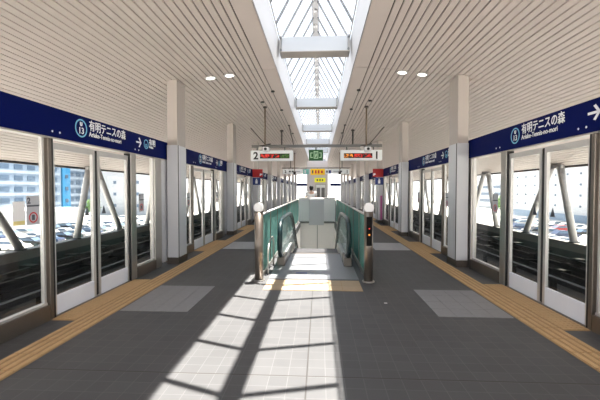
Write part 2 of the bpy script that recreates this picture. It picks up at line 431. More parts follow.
def header_sign(s, label):
    t = thing('header_sign', label, 'sign', (s*XW, YD0, 0), 0, 'navy header signs over the platform doors')
    f = -s; XF = .05
    ex, ey = (0, f*1.0, 0), (0, 0, 1)
    MB().box(f*-.06, f*XF, -2.345, 2.345, 2.120, 2.465).build('panel', M['navy'], t)
    mm = lambda u, z: (f*(XF+.001), f*u, z)          # u = reading direction
    o = 0.0
    # station roundel
    if s < 0: lc, t0 = -.35, -.19
    else: lc, t0 = -.63, -.46
    ring = ring_mb(mm(lc, 2.305), .100, .118, ex, ey).build('roundel', M['logoblue'], t)
    text_mb('13', .115, mm(lc, 2.235), ex, ey, 'CENTER', .0015).build('numeral', M['lettering'], ring)
    text_mb('U', .062, mm(lc, 2.338), ex, ey, 'CENTER', .005).build('letter', M['lettering'], ring)
    text_mb('有明テニスの森', .152, mm(t0, 2.315), ex, ey, 'LEFT', .002, sx=.86).build('lettering', M['lettering'], t)
    text_mb('Ariake-Tennis-no-mori', .092, mm(t0, 2.225), ex, ey, 'LEFT', .0008, sx=.92).build('lettering', M['lettering'], t)
    def arrow(u, z, k=1.0):
        w = .014*k
        return poly_mb([[(-.09*k, -w), (.075*k, -w), (.075*k, w), (-.09*k, w)],
                        [(.09*k, 0), (.02*k, .085*k), (-.012*k, .073*k), (.052*k, 0)], [(.09*k, 0), (.052*k, 0), (-.012*k, -.073*k), (.02*k, -.085*k)]], mm(u, z), ex, ey)
    au = 1.15 if s < 0 else .91
    arrow(au, 2.32).build('arrow', M['lettering'], t)
    r2 = ring_mb(mm(au+.26, 2.32), .070, .085, ex, ey).build('roundel', M['logoblue'], t)
    text_mb('12' if s < 0 else '14', .08, mm(au+.26, 2.268), ex, ey, 'CENTER', .003).build('numeral', M['logoblue'], r2)
    text_mb('有明', .125, mm(au+.37, 2.325), ex, ey, 'LEFT', .003).build('lettering', M['lettering'], t)
    text_mb('Ariake', .06, mm(au+.37, 2.268), ex, ey, 'LEFT', .002).build('lettering', M['lettering'], t)
    for yy in ((-.86, -.74, 1.02, 1.14) if s < 0 else (-1.20, -1.08, .68, .80)):
        ring_mb(mm(yy, 2.185), 0, .013, ex, ey, seg=12).build('indicator_dot', M['lettering'], t)
    return t
for s in (-1, 1):
    lr = SIDE[s]
    d0 = door_bay(s, 'glass platform doors under the navy sign, nearest bay on the %s' % lr)
    h0 = header_sign(s, 'navy station name sign over the nearest %s platform doors' % lr)
    for k in range(1, NB):
        dup(d0, (s*XW, YD0+PITCH*k, 0), '%s bay of glass platform doors on the %s, counting from the near end' % (ORD[k], lr))
        dup(h0, (s*XW, YD0+PITCH*k, 0), 'navy station name sign over the %s bay of %s platform doors' % (ORD[k], lr))
nc = MB().box(0, .004, -.075, .075, -.01, .24).build('card_notice', M['white_plastic'], None, (-XW+.006, 3.60, 1.14))
tag(nc, 'white card with yellow foot stuck on the nearest left glass', 'card')
MB().box(.0035, .0055, -.073, .073, -.008, .035).build('yellow_foot', M['yellowcard'], nc)

# ------------------------------------------------------------------ tactile paving and inlaid paving panels
def bars(x0, x1, y0, y1, along='y'):
    m_ = MB(); n = 4; w = (x1-x0)/n
    y = y0
    while y < y1-.01:
        for i in range(n):
            xc = x0+w*(i+.5); m_.box(xc-.022, xc+.022, y+.008, min(y+.292, y1)-.0, 0, .012)
        y += .3
    return m_
for s in (-1, 1):
    t = thing('tactile_strip', 'ochre tactile paving strip running along the %s side of the floor' % SIDE[s], 'tactile paving', (s*2.55, 0, 0))
    MB().box(-.15, .15, Y_BACK+.5, Y_END-.5, 0, .004).build('base_slab', M['tactile_dark'], t)
    bars(-.15, .15, 1.0, 40.0).build('raised_bars', M['tactile'], t)
    f0 = None
    for k in range(NB):
        if f0 is None:
            f0 = thing('tactile_field', 'ochre tactile paving in front of the nearest %s platform doors' % SIDE[s], 'tactile paving', (s*2.86, YD0, 0), 0, 'tactile fields at the doors')
            MB().box(-.125 if s < 0 else -.155, .155 if s < 0 else .125, -.95, .95, 0, .004).build('base_slab', M['tactile_dark'], f0)
            d = MB(); st = .06
            for i in range(5):
                for j in range(31):
                    x = -s*(-.098+i*.055); y = -.91+j*st
                    d.box(x-.023, x+.023, y-.023, y+.023, .003, .012)
            d.build('raised_dots', M['tactile'], f0)
        else: dup(f0, (s*2.86, YD0+PITCH*k, 0), 'ochre tactile paving in front of the %s bay of %s platform doors' % (ORD[k], SIDE[s]))
t = thing('tactile_band', 'ochre tactile band across the floor in front of the escalator', 'tactile paving', (0, 5.63, 0))
MB().box(-.75, .75, -.30, .30, 0, .004).build('base_slab', M['tactile_dark'], t)
d = MB()
for i in range(5):
    for j in range(2):
        x, y = -.75+.3*i, -.3+.3*j
        d.box(x+.004, x+.296, y+.004, y+.296, .003, .008)
d.build('raised_tiles', mat('tactile_band_paint', (.42, .32, .21), .65, var=.1, scale=9), t)
def pv(x0, x1, y0, y1, m_, label):
    b = MB()
    n = 4; 
    for i in range(n):
        for j in range(n):
            xa, xb = x0+(x1-x0)*i/n, x0+(x1-x0)*(i+1)/n; ya, yb = y0+(y1-y0)*j/n, y0+(y1-y0)*(j+1)/n
            b.box(xa+.002, xb-.002, ya+.002, yb-.002, 0, .004)
    tag(b.build('paving_panel', m_), label, 'paving')
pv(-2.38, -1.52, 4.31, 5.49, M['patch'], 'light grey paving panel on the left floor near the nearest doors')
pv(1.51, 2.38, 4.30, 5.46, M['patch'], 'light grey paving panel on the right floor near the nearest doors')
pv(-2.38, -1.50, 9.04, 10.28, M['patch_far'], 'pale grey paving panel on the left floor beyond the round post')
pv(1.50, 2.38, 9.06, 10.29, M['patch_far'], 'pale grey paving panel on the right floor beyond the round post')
tag(MB().box(-.02, .02, -.012, .012, 0, .004).build('paper_scrap', M['white_plastic'], None, (.98, 4.79, 0)), 'small scrap of white paper lying on the grey floor', 'litter')

# ------------------------------------------------------------------ ceiling fittings
def downlight(x, y, label):
    t = thing('downlight', label, 'ceiling light', (x, y, ceil_z(x)), 0, 'lit ceiling downlights')
    t.rotation_euler = (0, math.atan(.0604*x), 0)
    ring_mb((0, 0, 0), .085, .115, (1, 0, 0), (0, -1, 0), .012).build('trim_ring', M['white'], t)
    ring_mb((0, 0, .001), 0, .085, (1, 0, 0), (0, -1, 0), .006).build('diffuser', M['lamp'], t)
for s in (-1, 1):
    downlight(s*1.75, 7.38, 'lit round downlight in the %s ceiling, the one nearer the skylight' % SIDE[s])
    downlight(s*2.145, 7.38, 'lit round downlight in the %s ceiling, the one nearer the column' % SIDE[s])
for s in (-1, 1):
    for i, (x, y) in enumerate(((1.04, 8.8), (1.04, 10.85), (1.04, 13.45), (1.04, 15.3), (1.44, 9.72))):
        m_ = MB().tube([(0, 0, 0), (0, 0, -.03)], .045, 12).build('ceiling_sensor', M['spot_black'], None, (s*x, y, ceil_z(x)))
        lab = '%s small black fitting in the %s ceiling beside the skylight, counting from the near end' % (ORD[i], SIDE[s]) if i < 4 else 'small black fitting in the %s ceiling just in front of the camera pole' % SIDE[s]
        tag(m_, lab, 'ceiling fitting', 'black ceiling fittings')

# ------------------------------------------------------------------ first gantry with boards
GY = 14.4
t = thing('sign_gantry', 'grey crossbar hung from the ceiling carrying departure boards, nearest of two', 'gantry', (0, GY, 3.22))
MB().box(-2.62, 2.56, -.04, .04, -.02, .09).build('crossbar', M['bar'], t)
for s in (-1, 1):
    h = MB().tube([(s*1.41, 0, .09), (s*1.41, 0, ceil_z(1.41)-3.22)], .028, 8).build('hanger_rod', M['rod_dark'], t)
    MB().tube([(s*1.41, 0, ceil_z(1.41)-3.22-.05), (s*1.41, 0, ceil_z(1.41)-3.22)], .07, 10).build('collar', M['rod_dark'], h)
    MB().tube([(s*2.05, -.03, .08), (s*2.42, -1.25, ceil_z(2.42)-3.22)], .018, 8).build('brace', M['rod_dark'], t)
    MB().tube([(s*.93, -.03, .08), (s*1.04, -1.0, ceil_z(1.04)-3.22)], .018, 8).build('brace', M['rod_dark'], t)
def led_mat(name, rgb, strength):
    m = mat(name, rgb, .4); n = m.node_tree; b = n.nodes['Principled BSDF']
    t = n.nodes['Texture Coordinate']; mp = n.nodes.new('ShaderNodeMapping'); mp.inputs['Scale'].default_value = (22, 1, 30)
    n.links.new(t.outputs['Object'], mp.inputs[0])
    w = n.nodes.new('ShaderNodeTexWhiteNoise'); fl = n.nodes.new('ShaderNodeVectorMath'); fl.operation = 'FLOOR'
    n.links.new(mp.outputs[0], fl.inputs[0]); n.links.new(fl.outputs[0], w.inputs['Vector'])
    lt = n.nodes.new('ShaderNodeMath'); lt.operation = 'GREATER_THAN'; lt.inputs[1].default_value = .5; n.links.new(w.outputs['Value'], lt.inputs[0])
    ml = n.nodes.new('ShaderNodeMath'); ml.operation = 'MULTIPLY'; ml.inputs[1].default_value = strength; n.links.new(lt.outputs[0], ml.inputs[0])
    mx = n.nodes.new('ShaderNodeMix'); mx.data_type = 'RGBA'; mx.inputs[6].default_value = (.012, .012, .012, 1); mx.inputs[7].default_value = (*rgb, 1)
    n.links.new(lt.outputs[0], mx.inputs[0]); n.links.new(mx.outputs[2], b.inputs['Base Color'])
    b.inputs['Emission Color'].default_value = (*rgb, 1); n.links.new(ml.outputs[0], b.inputs['Emission Strength'])
    return m
M['m_red'] = led_mat('led_matrix_red', (.6, .02, .01), .5); M['m_amber'] = led_mat('led_matrix_amber', (.8, .25, .02), .6); M['m_green'] = led_mat('led_matrix_green', (.05, .16, .015), .25)
def led_text(parent, x0, x1, z0, z1, yf, cols, seed):
    for ci, m_ in enumerate(cols):
        xa = x0+(x1-x0)*ci/len(cols)+.02; xb = x0+(x1-x0)*(ci+1)/len(cols)-.02
        MB().box(xa, xb, yf-.003, yf, z0+.025, z1-.025).build('led_text', m_, parent)
def board(x0, x1, num, side, swap):
    xc = (x0+x1)/2; t = thing('departure_board', 'white departure board numbered %s hanging from the %s end of the near crossbar' % (num, side), 'departure board', (xc, GY, 2.67), 0, 'departure boards')
    w = (x1-x0)/2
    MB().box(-w, w, -.10, .10, 0, .41, .01).build('casing', M['signwhite'], t)
    nx = -w+.21 if not swap else w-.21
    text_mb(num, .40, (nx, -.102, .065), (1, 0, 0), (0, 0, 1), 'CENTER', .012).build('numeral', M['gasket'], t)
    a, b = (-w+.38, w-.13) if not swap else (-w+.13, w-.38)
    sc = MB().box(a, b, -.106, -.1, .09, .28).build('screen', M['led_black'], t)
    led_text(sc, a, b, .09, .28, -.1065, (M['m_red'], M['m_red'], M['m_green']) if not swap else (M['m_amber'], M['m_red'], M['m_red']), 3 if swap else 5)
    for x in (-w*.7, w*.6):
        MB().tube([(x, 0, .41), (x, 0, .53)], .03, 8).build('hanger', M['bar'], t)
board(-2.65, -.96, '2', 'left', False)
board(.93, 2.55, '1', 'right', True)
t = thing('exit_sign', 'green lit emergency exit sign hung in the middle of the crossbar', 'exit sign', (-.04, GY, 2.67))
MB().box(-.28, .28, -.06, .06, 0, .43, .01).build('casing', M['exit'], t)
fig = poly_mb([[(-.09, -.13), (.09, -.13), (.09, .13), (.06, .13), (.06, -.10), (-.06, -.10), (-.06, .13), (-.09, .13)], [(-.09, .13), (.09, .13), (.09, .16), (-.09, .16)],
               [(-.03, -.08), (.0, -.08), (.035, .02), (.03, .06), (-.02, .06), (-.03, .0)], [(-.015, .075), (.02, .075), (.02, .11), (-.015, .11)]], (0, -.061, .21), (1, 0, 0), (0, 0, 1)).build('pictogram', M['exitwhite'], t)
poly_mb([[(-.22, -.1), (-.13, -.1), (-.13, -.07), (-.22, -.07)], [(-.22, -.07), (-.19, -.07), (-.19, .08), (-.22, .08)], [(-.22, .08), (-.13, .08), (-.13, .11), (-.22, .11)],
         [(.13, -.1), (.22, -.1), (.22, -.07), (.13, -.07)], [(.19, -.07), (.22, -.07), (.22, .08), (.19, .08)], [(.13, .08), (.22, .08), (.22, .11), (.13, .11)]], (0, -.061, .21), (1, 0, 0), (0, 0, 1)).build('frame_marks', M['exitwhite'], t)
MB().tube([(0, 0, .43), (0, 0, .53)], .03, 8).build('hanger', M['bar'], t)

def pole_camera(x, y, zb, dome, label):
    t = thing('security_camera', label, 'security camera', (x, y, zb), 0, 'cameras on ceiling poles')
    zc = ceil_z(x)-zb
    MB().tube([(0, 0, .12), (0, 0, zc)], .022, 8).build('pole', M['rod'], t)
    MB().tube([(0, 0, zc-.04), (0, 0, zc)], .055, 10).build('ceiling_collar', M['rod_dark'], t)
    if dome:
        MB().tube([(0, 0, .03), (0, 0, .14)], .09, 12).build('housing', M['rod_dark'], t)
        MB().sphere((0, 0, .03), .085, (1, 1, .9)).build('dome', M['gasket'], t)
    else:
        MB().tube([(-.16, 0, .10), (.16, 0, .16)], .018, 8).build('crossarm', M['rod_dark'], t)
        MB().box(-.05, .12, -.17, .12, -.06, .06, .015).build('housing', M['white_plastic'], t)
        MB().tube([(.035, -.172, 0), (.035, -.20, 0)], .04, 12).build('lens', M['gasket'], t)
        MB().box(-.17, -.08, -.10, .08, -.02, .08, .01).build('junction_box', M['steel'], t)
    return t
pole_camera(-1.46, 10.3, 2.66, False, 'security camera on a long pole in front of the left departure board')
pole_camera(1.43, 10.4, 2.66, False, 'security camera on a long pole in front of the right departure board')
pole_camera(-1.50, 23.2, 2.55, True, 'black dome camera on a pole beside the far left white sign')
pole_camera(1.40, 23.2, 2.55, True, 'black dome camera on a pole beside the far right white sign')

# ------------------------------------------------------------------ second gantry
G2 = 25.0
t = thing('sign_gantry', 'thin grey crossbar carrying the yellow exit sign, farther of two', 'gantry', (0, G2, 3.0))
MB().box(-2.52, 2.25, -.03, .03, 0, .06).build('crossbar', M['bar'], t)
for x in (-1.9, 1.65):
    MB().tube([(x, 0, .06), (x, 0, ceil_z(x)-3.0)], .025, 8).build('hanger_rod', M['rod_dark'], t)
def hung(x0, x1, z0, z1, m_, name, label, cat, marks=()):
    t = thing(name, label, cat, ((x0+x1)/2, G2, z0)); w = (x1-x0)/2; h = z1-z0
    MB().box(-w, w, -.05, .05, 0, h).build('panel', m_, t)
    MB().tube([(0, 0, h), (0, 0, 3.0-z0)], .02, 8).build('hanger', M['bar'], t)
    for (a, b, c, d, mm_) in marks:
        MB().box(-w+a, -w+b, -.054, -.05, c, d).build('marking', mm_, t)
    return t
hl = hung(-2.44, -1.08, 2.62, 2.95, M['signwhite'], 'platform_sign', 'small white platform sign on the left of the far crossbar', 'sign', [(.42, .55, .12, .22, M['greyink']), (.62, .75, .12, .22, M['greyink']), (.82, 1.2, .13, .2, M['notice'])])
text_mb('2', .26, (-.5, -.052, .07), (1, 0, 0), (0, 0, 1), 'CENTER', .01).build('numeral', M['gasket'], hl)
hung(-1.04, -.63, 2.60, 2.95, M['teal'], 'toilet_sign', 'small teal sign on the far crossbar left of the yellow one', 'sign', [(.1, .2, .06, .28, M['lettering'])])
hung(-.52, .47, 2.55, 2.97, M['yellow'], 'exit_board', 'yellow sign board hung in the middle of the far crossbar', 'sign', [(.1, .2, .1, .32, M['greyink']), (.3, .42, .1, .32, M['redink']), (.5, .62, .1, .32, M['redink']), (.72, .85, .12, .3, M['redink'])])
hung(.51, .92, 2.60, 2.95, M['signwhite'], 'lift_sign', 'small white and blue sign on the far crossbar right of the yellow one', 'sign', [(.05, .16, .1, .25, M['greyink']), (.22, .38, .07, .27, M['blue'])])
hr = hung(.95, 2.15, 2.62, 2.95, M['signwhite'], 'platform_sign', 'small white platform sign on the right of the far crossbar', 'sign', [(.1, .5, .13, .2, M['notice']), (.56, .7, .12, .22, M['greyink'])])
text_mb('1', .26, (.45, -.052, .07), (1, 0, 0), (0, 0, 1), 'CENTER', .01).build('numeral', M['gasket'], hr)

# red and blue flag signs on the third columns
for s in (-1, 1):
    Y3 = YC0+PITCH*2-.03
    t = thing('flag_sign', 'red sign with a blue square under it on the third %s column' % SIDE[s], 'sign', (s*2.745, Y3, 1.74))
    MB().box(-.235, .235, -.03, .002, .35, .72).build('red_board', M['red'], t)
    xq = -.05 if s < 0 else .05
    MB().box(xq-.18, xq+.18, -.03, .002, 0, .33).build('blue_board', M['blue'], t)
    poly_mb([[(-.05, -.09), (.05, -.09), (.05, .06), (-.05, .06)], [(-.03, .07), (.03, .07), (.03, .13), (-.03, .13)]], (xq, -.031, .15), (1, 0, 0), (0, 0, 1)).build('pictogram', M['lettering'], t)
    q = .16 if s < 0 else -.16
    poly_mb([[(-.06, -.1), (.07, -.02), (.0, .03), (-.06, .0)]], (q, -.031, .5), (1, 0, 0), (0, 0, 1)).build('pictogram', M['lettering'], t)
tag(MB().box(-.045, .045, -.006, 0, 0, 1.1).build('poster', M['magenta'], None, (2.90, YC0+PITCH*2-.008, .15)), 'narrow magenta poster on the third right column', 'poster')

# ------------------------------------------------------------------ round posts and green glass barriers
for s in (-1, 1):
    t = thing('gate_post', 'round steel post with white disc cap at the %s of the escalator entrance' % SIDE[s], 'post', (s*.90, 5.90, 0))
    MB().tube([(0, 0, 0), (0, 0, 1.15)], .073, 20).build('shaft', M['steel_dark'], t)
    MB().tube([(0, 0, 0), (0, 0, .02)], .10, 20).build('base_flange', M['steel'], t)
    c = MB(); c.tube([(0, -.055, 1.215), (0, .055, 1.215)], .078, 24); c.build('lamp_cap', M['white_plastic'], t)
    MB().tube([(0, 0, 1.14), (0, 0, 1.17)], .05, 16).build('neck', M['steel'], t)
    if s > 0:
        p = MB().box(-.045, .045, -.085, -.06, .60, 1.07, .006).build('reader_panel', M['led_black'], t)
        MB().tube([(.0, -.088, .78), (.0, -.084, .78)], .016, 12).build('indicator_lamp', M['led_amber'], p)
        MB().tube([(.0, -.088, .88), (.0, -.084, .88)], .012, 12).build('indicator_lamp', M['led_red'], p)
    b = thing('glass_barrier', 'green glass barrier with steel rail along the %s of the escalator well' % SIDE[s], 'barrier', (s*.90, 6.01, 0))
    L = 17.0-6.01; n = 9
    MB().tube([(0, 0, 1.075), (0, L, 1.075)], .022, 10).build('top_rail', M['alu'], b)
    MB().box(-.03, .03, 0, L, 0, .07).build('bottom_rail', M['steel'], b)
    for i in range(n):
        y0, y1 = L*i/n, L*(i+1)/n
        MB().box(-.006, .006, y0+.03, y1-.012, .07, 1.05).build('glass_pane', M['green'], b)
        MB().box(-.016, .016, y0, y0+.03, .07, 1.055).build('mullion', M['steel_dark'], b)

# rear barrier behind the well
t = thing('rear_barrier', 'brushed steel barrier with a projecting centre box at the far end of the well', 'barrier', (-.02, 17.02, 0))
MB().box(-.86, -.36, 0, .06, 0, 1.10).build('side_panel', M['panelsteel'], t)
MB().box(.32, .86, 0, .06, 0, 1.10).build('side_panel', M['panelsteel'], t)
MB().box(-.37, .33, -.14, .06, -.14, 1.09, .01).build('centre_box', M['cladding'], t)
for a, b in ((-.78, -.37), (.33, .82)):
    MB().box(a, b, -.10, 0, -.06, .02).build('ledge', M['bar'], t)
MB().tube([(-.86, .03, 1.12), (.86, .03, 1.12)], .022, 10).build('top_rail', M['alu'], t)

# ------------------------------------------------------------------ escalator
esc = thing('escalator', 'escalator going down behind the metal landing plate with black handrails', 'escalator', (0, 7.2, 0))
o = esc.location
def E(y): return y-7.2
lp = MB()
lp.box(-.76, .76, E(6.03), E(7.04), 0, .006); lp.box(-.58, .58, E(7.04), E(8.40), 0, .006)
lp.build('landing_plate', M['landing'], esc)
MB().box(-.56, .56, E(8.40), E(8.56), -.02, .006).build('comb_plate', M['steel_dark'], esc)
st = MB(); y, z = 8.56, -.02
for i in range(34):
    if i > 1: z -= .2
    st.box(-.55, .55, E(y), E(y)+(.40 if i < 2 else .35), z-.2, z); y += .40 if i < 2 else .347
    if y > 16.7: break
st.build('steps', M['step'], esc)
for s in (-1, 1):
    path = [(7.20, .20), (7.02, .22), (6.89, .34), (6.83, .52), (6.87, .70), (6.99, .83), (7.17, .90), (7.45, .915), (8.2, .915), (8.9, .915), (9.4, .88), (9.9, .75), (10.6, .40), (12.6, -.75), (15.8, -2.6)]
    hr_ = MB().tube([(s*.66, E(a), b) for a, b in path], .048, 14); hr_.build('handrail', M['black'], esc)
    inner = [(7.20, .23), (7.05, .25), (6.95, .36), (6.89, .52), (6.93, .68), (7.03, .79), (7.2, .85), (8.9, .86), (9.4, .82), (9.9, .70), (10.6, .34), (12.6, -.81), (15.8, -2.66)]
    low = [(15.8, -3.3), (12.6, -1.55), (10.6, -.4), (9.9, .05), (9.3, .13), (7.2, .13)]
    MB().prism([(E(a), b) for a, b in inner+low], 'x', s*.66-.006, s*.66+.006).build('balustrade_glass', M['escglass'], esc)
    nb = MB().box(s*.585, s*.735, E(7.05), E(7.7), 0, .17, .015).build('newel_base', M['steel_dark'], esc)
    MB().prism([(E(7.7), 0), (E(7.7), .13), (E(9.3), .13), (E(9.9), .05), (E(10.6), -.4), (E(15.8), -3.3), (E(15.8), -3.5), (E(10.6), -.6), (E(9.5), -.02), (E(9.1), 0)], 'x', s*.585, s*.795).build('skirt_deck', M['alu'], esc)
g = thing('rail_shape', 'small bent steel tube standing in for a reflection of the left escalator handrail', 'rail', (-.81, 6.30, 0))  # solid tube modelled in place of the handrail reflection in the glass
MB().tube([(0, 0, 0), (0, 0, .35), (.0, .10, .5), (.0, .25, .56), (.0, .6, .60), (0, .72, .56), (0, .78, .45), (0, .78, 0)], .018, 10).build('tube', M['steel'], g)
tag(MB().box(-.10, .10, -.03, .03, .0, .003).build('floor_sticker', M['blue'], None, (-.22, 6.45, .0065)), 'small blue sticker on the metal landing plate', 'sticker')

# ------------------------------------------------------------------ lift shaft and end wall
t = thing('lift_shaft', 'pale lift shaft standing in the middle of the platform beyond the signs', 'lift', (-.07, 30.0, 0))
MB().box(-.87, .87, 0, 2.2, 0, 3.9).build('shaft_wall', M['shaft'], t)
dr = MB().box(-.17, .72, -.03, 0, 0, 2.0).build('door_frame', M['steel'], t)
MB().box(-.11, .27, -.045, -.03, .02, 1.94).build('door_leaf', M['panelsteel'], dr); MB().box(.28, .66, -.045, -.03, .02, 1.94).build('door_leaf', M['panelsteel'], dr)
MB().box(-.06, .22, -.05, -.045, .5, 1.7).build('door_glass', M['parapet'], dr); MB().box(.33, .61, -.05, -.045, .5, 1.7).build('door_glass', M['parapet'], dr)
t = thing('lift_board', 'lemon yellow sign on the lift shaft above its door', 'sign', (.145, 29.97, 2.15))
MB().box(-.45, .45, -.05, .025, 0, .36).build('panel', M['lemon'], t)
for x in (-.22, .0, .2): MB().box(x-.06, x+.06, -.054, -.05, .1, .26).build('marking', M['greyink'], t)
for s in (-1, 1):
    t = thing('end_screen', 'glazed end screen with a navy header at the far %s of the platform' % SIDE[s], 'screen', (s*2.35, Y_END-.2, 0))
    MB().box(-.75, .75, -.05, .05, 2.08, 2.42).build('header', M['navy'], t)
    MB().box(-.70, .70, -.006, .006, .1, 2.08).build('glass_pane', M['glass'], t)
    for x in (-.75, -.02, .70): MB().box(x, x+.05, -.03, .03, 0, 2.08).build('post', M['steel'], t)
    MB().box(-.75, .75, -.02, .02, .0, .1).build('sill', M['steel'], t)

# ------------------------------------------------------------------ person behind the rear barrier
def skinned(name, pts, edges, rads, m_, parent, root=0, sub=2):
    me = bpy.data.meshes.new(name); me.from_pydata(pts, edges, []); ob = bpy.data.objects.new(name, me); COL.objects.link(ob)
    me.materials.append(m_)
    md = ob.modifiers.new('skin', 'SKIN'); md.use_smooth_shade = True
    for i, v in enumerate(me.skin_vertices[0].data):
        r = rads[i]; v.radius = (r, r) if not isinstance(r, tuple) else r; v.use_root = (i == root)
    sb = ob.modifiers.new('sub', 'SUBSURF'); sb.levels = sub; sb.render_levels = sub
    bpy.context.view_layer.update(); dg = bpy.context.evaluated_depsgraph_get()
    m2 = bpy.data.meshes.new_from_object(ob.evaluated_get(dg)); bpy.data.objects.remove(ob)
    m2.materials.clear(); m2.materials.append(m_)
    for p in m2.polygons: p.use_smooth = True
    o2 = bpy.data.objects.new(name, m2); COL.objects.link(o2); o2.parent = parent
    return o2
per = thing('person', 'person with short dark hair in a white shirt standing behind the steel barrier', 'person', (-.30, 17.75, 0), PI)
J = [(0, 0, .95), (0, 0, 1.15), (0, 0, 1.36), (0, -.01, 1.46), (0, -.02, 1.54), (0, -.015, 1.62), (0, -.01, 1.67),
     (-.19, 0, 1.38), (-.25, -.05, 1.12), (-.24, -.22, .93), (.19, 0, 1.38), (.27, -.12, 1.16), (.33, -.38, 1.16),
     (-.09, 0, .88), (-.10, 0, .48), (-.10, .02, .09), (-.10, -.14, .04), (.09, 0, .88), (.10, 0, .48), (.10, .02, .09), (.10, -.14, .04)]
Eg = [(0,1),(1,2),(2,3),(3,4),(4,5),(5,6),(2,7),(7,8),(8,9),(2,10),(10,11),(11,12),(0,13),(13,14),(14,15),(15,16),(0,17),(17,18),(18,19),(19,20)]
R = [(.15,.11), (.14,.10), (.15,.10), .055, .075, (.078,.095), (.06,.075), .06, .045, .032, .06, .045, .032, .085, .06, .042, .04, .085, .06, .042, .04]
for hi, (hd, dirv, side) in {'l': (9, Vector((.02, -.35, -.93)), 1), 'r': (12, Vector((.25, -.95, -.12)), -1)}.items():
    w = Vector(J[hd]); d = dirv.normalized(); sd = d.cross(Vector((0, 0, 1)) if abs(d.z) < .8 else Vector((1, 0, 0))).normalized()
    pb = len(J); J.append(tuple(w+d*.07)); R.append((.035, .02)); Eg.append((hd, pb))
    for f_i, (off, ln) in enumerate(((-.033, .065), (-.011, .08), (.011, .076), (.033, .06))):
        a = w+d*.10+sd*off; b_ = a+d*ln*.5; c_ = b_+(d*.8+Vector((0, 0, -.6))).normalized()*ln*.5
        i0 = len(J)
        for q in (a, b_, c_): J.append(tuple(q)); R.append(.009)
        Eg += [(pb, i0), (i0, i0+1), (i0+1, i0+2)]
    a = w+d*.04+sd*side*.045; b_ = a+(d+sd*side*.6).normalized()*.04; i0 = len(J)
    J += [tuple(a), tuple(b_)]; R += [.011, .009]; Eg += [(pb, i0), (i0, i0+1)]
body = skinned('body', J, Eg, R, M['skin'], per)
skinned('shirt', [(0, 0, .92), (0, 0, 1.15), (0, 0, 1.37), (0, -.005, 1.445), (-.19, 0, 1.385), (-.235, -.035, 1.2), (.19, 0, 1.385), (.25, -.08, 1.22)],
        [(0,1),(1,2),(2,3),(2,4),(4,5),(2,6),(6,7)], [(.175,.135), (.165,.125), (.175,.125), .07, .08, .07, .08, .07], M['shirt'], per)
skinned('trousers', [(0, 0, .95), (-.09, 0, .86), (-.10, 0, .48), (-.10, .02, .1), (.09, 0, .86), (.10, 0, .48), (.10, .02, .1)], [(0,1),(1,2),(2,3),(0,4),(4,5),(5,6)],
        [(.165,.125), .10, .075, .065, .10, .075, .065], M['trousers'], per)
MB().sphere((0, .018, 1.63), .108, (.98, 1.08, .95)).sphere((0, .045, 1.56), .082, (1.1, .85, 1.0)).build('hair', M['hair'], per)

# ------------------------------------------------------------------ track side: rails and canopy struts
for s in (-1, 1):
    for i, (x, z, m_, nm) in enumerate(((7.30, -.52, 'rail_black', 'upper'), (7.30, -.72, 'rail_grey', 'middle'), (7.30, -.98, 'rail_black', 'lower'))):
        t = thing('conductor_rail', '%s dark rail along the %s track wall beyond the glass' % (nm, SIDE[s]), 'rail', (s*x, 0, z), 0, 'dark rails along the track walls')
        MB().box(-.05, .05, Y_BACK+1, Y_END, -.05, .05).build('rail_bar', M[m_], t)
        b0 = None
        for k in range(20):
            if b0 is None: b0 = MB().box(-s*.07, s*.28, -.13, .13, -.075, .085).build('bracket', M['rail_black'], t); b0.location = (0, 2.5+i*.35, 0)
            else:
                c = b0.copy(); COL.objects.link(c); c.parent = t; c.location = (0, 2.5+i*.35+k*1.6, 0)
    for (x, h, nm) in ((6.4, .42, 'outer'), (4.2, .38, 'inner')):
        t = thing('rail_shape', '%s raised guide rail on the %s track bed beyond the glass' % (nm, SIDE[s]), 'rail', (s*x, 0, -1.25))
        MB().box(-.07, .07, Y_BACK+1, Y_END, h-.12, h).build('rail_bar', M['rail_grey'], t)
        b0 = None
        for k in range(16):
            if b0 is None: b0 = MB().box(-.05, .05, -.08, .08, 0, h-.12).build('stand', M['rail_black'], t); b0.location = (0, 2.0, 0)
            else:
                c = b0.copy(); COL.objects.link(c); c.parent = t; c.location = (0, 2.0+k*2.0, 0)
    v0 = None; ya = 12.35
    za = ceil_z(7.45)
    for k in range(-1, 8):
        if v0 is None:
            v0 = thing('canopy_strut', 'nearest pair of leaning round struts under the %s canopy edge beyond the glass' % SIDE[s], 'strut', (s*7.66, ya-PITCH, -.06), 0, 'leaning canopy struts')
            for q in (-1, 1):
                lg = MB().tube([(0, q*1.27, 0), (-s*.22, q*.20-.72, za+.06-.02)], .10, 14).build('strut_leg', M['strut'], v0)
                MB().tube([(0, q*1.27, 0), (0, q*1.27, .03)], .14, 14).build('foot_plate', M['rail_grey'], lg)
            MB().box(-s*.22-.05, -s*.22+.05, -1.04, -.40, za+.06-.10, za+.06-.01).build('node_plate', M['strut'], v0)
        else: dup(v0, (s*7.66, ya+PITCH*k, -.06), '%s pair of leaning round struts under the %s canopy edge, counting from the near end' % (ORD[k+1], SIDE[s]))

